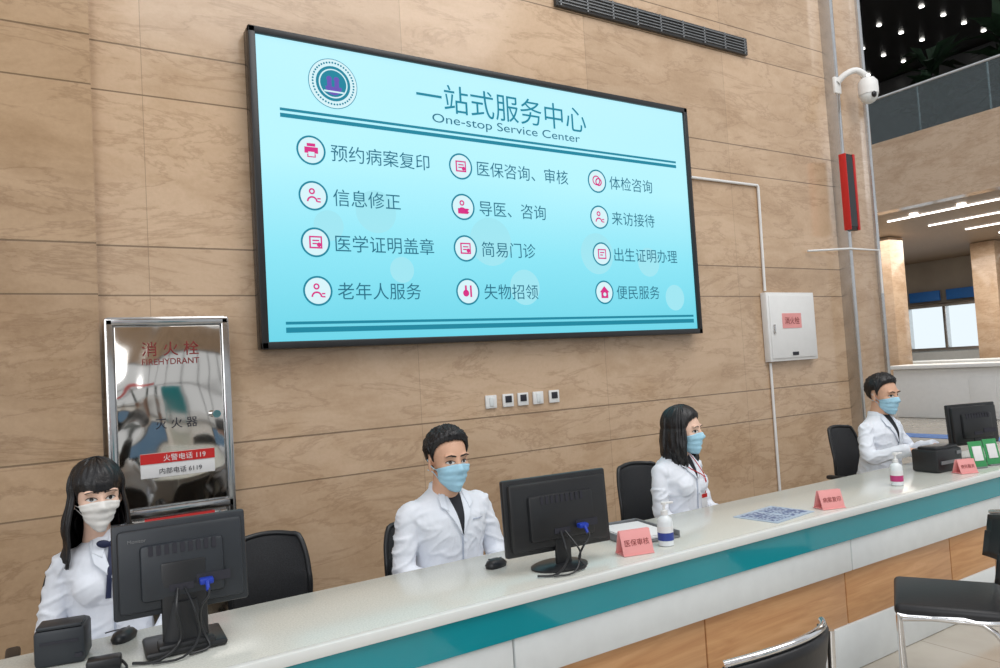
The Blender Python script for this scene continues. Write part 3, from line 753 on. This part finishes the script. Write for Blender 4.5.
    if hair!='short':
        rows=[]; NS=34; lenz=-.235 if hair=='bangs' else -.175; a0=66 if hair=='bangs' else 58
        for i in range(NS+1):
            t=i/NS; r=[]
            for j in range(91):
                th=a0+(360-2*a0)*j/90; an=R(th); e=max(-8,55-63*t/.4) if t<.4 else -8
                d=Vector((math.sin(an)*math.cos(R(e)),-math.cos(an)*math.cos(R(e)),math.sin(R(e))))
                p=HC+d*(skull_r(d)+.016)
                if t>=.4:
                    q=(t-.4)/.6; zt=p.z+(lenz+noise.noise(Vector((th*.12,3,seed)))*.03-p.z)*q
                    bulge=(.012*math.sin(q*math.pi) + (.020*q if hair=='bangs' else .006-.012*q))
                    p=Vector((p.x+math.sin(an)*bulge,p.y-math.cos(an)*bulge,zt))
                    p.x+=noise.noise(Vector((th*.08,q*3.5,seed+9)))*.018*q; p.y+=noise.noise(Vector((th*.08,q*3.5,seed+19)))*.014*q
                st=noise.noise(Vector((th*.55,t*1.2,seed)))*.007+noise.noise(Vector((th*1.6,t*2,seed)))*.0035
                p=p+Vector((math.sin(an),-math.cos(an),0))*st; r.append(p)
            rows.append(r)
        o=MB().grid(rows).build('long_hair',M['hair'],g,ang=80); place(solid(o,.010,-1))
    place(head)
    return g

person((.225,3.18,0),0,hc=(-.04,-.045,1.215),hs=1.0,hyaw=R(6),hpitch=R(2),female=True,hair='bangs',mask='mask_w',skin='skinf',neckwear='bow',seed=1,wk=.84)
person((1.57,3.03,0),R(4),hc=(-.01,-.055,1.195),hs=1.10,hyaw=R(-4),female=False,mask='mask_b',neckwear='black',seed=2,wk=1.02)
person((3.04,3.03,0),R(10),hc=(.0,-.055,1.185),hs=1.04,hyaw=R(12),female=True,hair='bob',mask='mask_b',skin='skinf',neckwear='blackbadge',seed=3)
person((5.04,3.06,.04),R(0),hc=(0,-.07,1.205),hs=1.08,hyaw=R(-6),hpitch=R(3),female=False,mask='mask_b',arms='desk',neckwear='black',lean=.03,seed=4,wk=.92)
office_chair((.20,3.32,0),0,.44,.93)
office_chair((.82,3.22,0),R(-14),.44,.905,.88)
office_chair((1.585,3.15,0),0,.44,.87,.95)
office_chair((3.07,3.15,0),R(0),.44,.97,.95)
office_chair((5.17,3.18,0),0,.48,1.00,.9)

# ---------------------------------------------------------------- visitor chairs (front side)
def visitor_chair(loc,yaw):
    g=group('visitor_chair',loc,(0,0,yaw))
    MB().box((0,0,.455),(.46,.44,.055),.024,seg=4).build('seat_pad',M['vinyl'],g,ang=60)
    rows=[]
    for i in range(9):
        v=i/8; z=.60+v*.22; rows.append([( (j/16*2-1)*(.24-.01*v),-.255-.035*v+.09*(j/16*2-1)**2,z-.03*(j/16*2-1)**2*(1 if v>.5 else 0)) for j in range(17)])
    o=MB().grid(rows).build('backrest',M['vinyl'],g); solid(o,.028,0)
    b=MB()
    for s in (-1,1):
        b.sweep([(s*.235,.20,.012),(s*.235,.205,.40),(s*.235,.17,.435),(s*.235,-.12,.435),(s*.238,-.20,.47),(s*.235,-.215,.60),(s*.23,-.225,.78)],.011,n=12,sub=4)
        b.sweep([(s*.235,.19,.425),(s*.235,-.10,.43),(s*.235,-.22,.25),(s*.235,-.27,.012)],.011,n=12,sub=4)
    b.sweep([(-.235,.19,.425),(.235,.19,.425)],.010,sub=1,n=12); b.sweep([(-.235,-.2,.30),(.235,-.2,.30)],.009,sub=1,n=12)
    top=[(rows[8][j][0],rows[8][j][1],rows[8][j][2]+.012) for j in range(0,17,2)]
    b.sweep(top,.010,n=10,sub=3)
    b.build('chrome_frame',M['chrome'],g)
    b=MB()
    for s in (-1,1):
        for y in (.20,-.27): b.cyl((s*.235,y,0),(s*.235,y,.02),.015,n=14)
    b.build('foot_caps',M['black'],g)
visitor_chair((1.70,1.58,0),R(4))
visitor_chair((3.42,1.80,0),R(30))

# ---------------------------------------------------------------- far lobby and upper gallery
MB().box((14.15,9,4.85),(.3,14,1.35)).build('wall_gallery_fascia',M['marble_p'])
MB().box((19.3,9,4.22),(10,14,.08)).build('ceiling_lobby',M['ceil'])
MB().box((24.5,9,4.5),(.3,16,9)).build('wall_right',M['lobbyw'])
MB().box((15,16.1,4.5),(20,.3,9)).build('wall_lobby_end',M['lobbyw'])
MB().box((20,9,6.55),(.2,13.8,4.5)).build('wall_gallery_inner',M['darkwall'])
MB().box((19.0,9,8.9),(10.6,14,.1)).build('ceiling_gallery',M['darkwall'])
dl=group('gallery_downlights'); b=MB()
for i in range(11):
    for j in range(6): b.cyl((14.6+j*.9,3.4+i*.95,8.84),(14.6+j*.9,3.4+i*.95,8.82),.05,n=12)
b.build('lamps',M['lightE'],dl)
dl=group('lobby_strip_lights'); b=MB()
for j in range(6): b.box((15.2+j*1.6,6.6,4.165),(.05,4.0,.02))
for j in range(5): b.cyl((14.9,5.2+j*.9,4.17),(14.9,5.2+j*.9,4.15),.08,n=12)
b.build('tubes',M['lightE'],dl)
gr=group('glass_railing'); MB().box((14.05,9,5.95),(.02,13.9,.85)).build('glass',M['glass'],gr)
b=MB(); b.sweep([(14.05,2.1,6.4),(14.05,15.9,6.4)],.03,sub=1,n=12)
for i in range(12): b.cyl((14.08,2.4+i*1.2,5.52),(14.08,2.4+i*1.2,6.4),.02,n=10)
b.build('handrail',M['steel'],gr)
for (x,y) in ((17.6,10.1),(21.6,9.6),(19.2,13.4)):
    g=group('lobby_column',(x,y,0)); MB().box((0,0,2.09),(.6,.6,4.16),.02).build('shaft',M['marble_p'],g); MB().box((0,0,.08),(.66,.66,.16),.01).build('plinth',M['steel'],g)
g=group('reception_desk',(16.3,8.1,0)); b=MB(); b.box((0,0,.52),(.7,2.2,1.04),.03); b.box((-.1,0,1.09),(.9,2.3,.08),.02); b.box((-.36,-.7,.5),(.02,.5,.7),.01); b.build('desk',M['white'],g)
g=group('reception_desk',(19.4,9.6,0)); b=MB(); b.box((0,0,.52),(.7,4.0,1.04),.03); b.box((-.1,0,1.09),(.9,4.1,.08),.02); b.build('desk',M['offwhite'],g)
# added glowing band, framed as service windows, brightens the far lobby
sw=group('added_window_row'); b=MB(); b.box((24.2,11.5,1.35),(.25,8.4,.12),.01); b.box((24.2,11.5,2.75),(.25,8.4,.12),.01)
for i in range(8): b.box((24.2,7.5+i*1.15,2.05),(.22,.10,1.36),.01)
b.build('frames',M['steel'],sw)
MB().box((24.31,11.5,2.05),(.04,8.2,1.3)).build('glow_panel',M['window_glow'],sw)
b=MB()
for i in range(7): b.box((24.12,8.07+i*1.15,3.05),(.08,.95,.32),.01)
b.build('number_signs',M['beltblue'],sw)
b=MB(); b.box((24.1,11.5,.65),(.45,8.4,1.28),.02); b.build('counter_front',M['offwhite'],sw)
# waiting-area seats
for k,(x,y) in enumerate(((18.0,8.2),(21.0,8.0))):
    g=group('waiting_bench',(x,y,0)); b=MB()
    for i in range(4):
        b.box((0,-1.05+i*.6,.44),(.46,.54,.05),.02); b.box((.24,-1.05+i*.6,.72),(.05,.54,.42),.02,rot=(0,R(10),0))
    b.build('seats',M['gray'],g); b=MB(); b.box((0,-.15,.38),(.06,2.3,.06),.01)
    for y2 in (-1.0,.7): b.box((0,y2,.18),(.05,.05,.36)); b.box((0,y2,.015),(.5,.05,.03),.01)
    b.build('frame',M['steel'],g)
MB().box((12.9,7,.004),(.5,8,.006)).build('floor_guide_strip',M['beltblue'])
def plant(loc,s,seed):
    random.seed(seed); g=group('potted_plant',loc,scale=s)
    MB().lathe([(.16,0),(.2,.3),(.22,.35),(.2,.35),(.19,.3)]).build('pot',M['pot'],g)
    b=MB(); b.sweep([(0,0,.3),(.02,.01,.8),(0,.03,1.3)],[.025,.02,.01],n=8)
    for i in range(110):
        a=random.random()*6.28; e=random.uniform(-.2,1.1); z=random.uniform(.45,1.4); l=random.uniform(.25,.5)
        d=Vector((math.cos(a)*math.cos(e),math.sin(a)*math.cos(e),math.sin(e))); p=Vector((0,0,z)); sd=d.cross(Vector((0,0,1))).normalized()*.05
        m=p+d*l*.5+Vector((0,0,.04)); t_=p+d*l-Vector((0,0,.06)); b.add([p,m+sd,t_,m-sd],[(0,1,2,3)])
    b.build('foliage',M['leaf'],g,recalc=False)
plant((15.2,7.5,4.27),2.1,1); plant((15.4,6.2,4.27),2.1,2)
ef=group('entrance_window_wall'); b=MB()
for i in range(14): b.box((-10+i*2,-8,3),(.12,.15,6))
for z in (.1,2.6,6): b.box((3,-8,z),(27,.15,.14))
b.build('mullions',M['gray'],ef)
MB().box((3,-8,7.6),(27,.3,3.0)).build('wall_front',M['marble_d'])
g=group('red_reflection_panel',(-2.5,-7.8,3.1)); MB().box((0,0,0),(4.5,.04,.45),.01).build('red_panel',M['red'],g)  # unseen red panel added to colour the cabinet door reflections
g=group('teal_reflection_panel',(2.5,-7.5,0)); b=MB(); b.box((0,0,1.4),(2.4,.08,1.6),.02); b.cyl((-1,0,0),(-1,0,.7),.03,n=10); b.cyl((1,0,0),(1,0,.7),.03,n=10); b.build('teal_panel',M['teal'],g)  # unseen teal panel, also added only for the mirror doors to reflect
plant((-2,-7.2,0),1.6,3); plant((.4,-7.2,0),1.5,4)  # unseen plants added behind the camera to put green in the mirror doors

# ---------------------------------------------------------------- lights
wd=bpy.data.worlds.new('World'); scene.world=wd; wd.use_nodes=True
bg=wd.node_tree.nodes['Background']; bg.inputs[0].default_value=(.92,.96,1,1); bg.inputs[1].default_value=.73
def area(name,loc,tgt,size,e,col=(1,1,1),sy=None):
    l=bpy.data.lights.new(name,'AREA'); l.energy=e; l.size=size; l.color=col
    if sy: l.shape='RECTANGLE'; l.size_y=sy
    o=bpy.data.objects.new(name,l); coll.objects.link(o); o.location=loc; o.rotation_euler=(Vector(tgt)-Vector(loc)).to_track_quat('-Z','Y').to_euler()
area('overhead_fill_lamp',(4,-1.0,8.5),(3.5,3.5,1),6,390,(1,.98,.96))  # overhead fill added for brightness, no skylight is built
area('window_lamp',(-5,-6,5),(3,3,1.2),5,310,(.95,.97,1))
area('lobby_lamp',(18,9,4.1),(18,9,0),5,300,(1,.95,.88))

# ---------------------------------------------------------------- camera
yaw,pit,rol=R(32.313),R(2.618),R(3.428)
F=Vector((math.sin(yaw)*math.cos(pit),math.cos(yaw)*math.cos(pit),math.sin(pit))); Rr=Vector((math.cos(yaw),-math.sin(yaw),0)); U=Rr.cross(F)
R2=Rr*math.cos(rol)-U*math.sin(rol); U2=U*math.cos(rol)+Rr*math.sin(rol)
cd_=bpy.data.cameras.new('camera'); cd_.sensor_width=36; cd_.lens=.7399*36; cd_.clip_end=200
co=bpy.data.objects.new('camera',cd_); coll.objects.link(co)
mx=Matrix.Identity(4)
for i in range(3): mx[i][0]=R2[i]; mx[i][1]=U2[i]; mx[i][2]=-F[i]
mx.translation=Vector((0,0,1.6)); co.matrix_world=mx; scene.camera=co
bpy.data.scenes.remove(scratch)
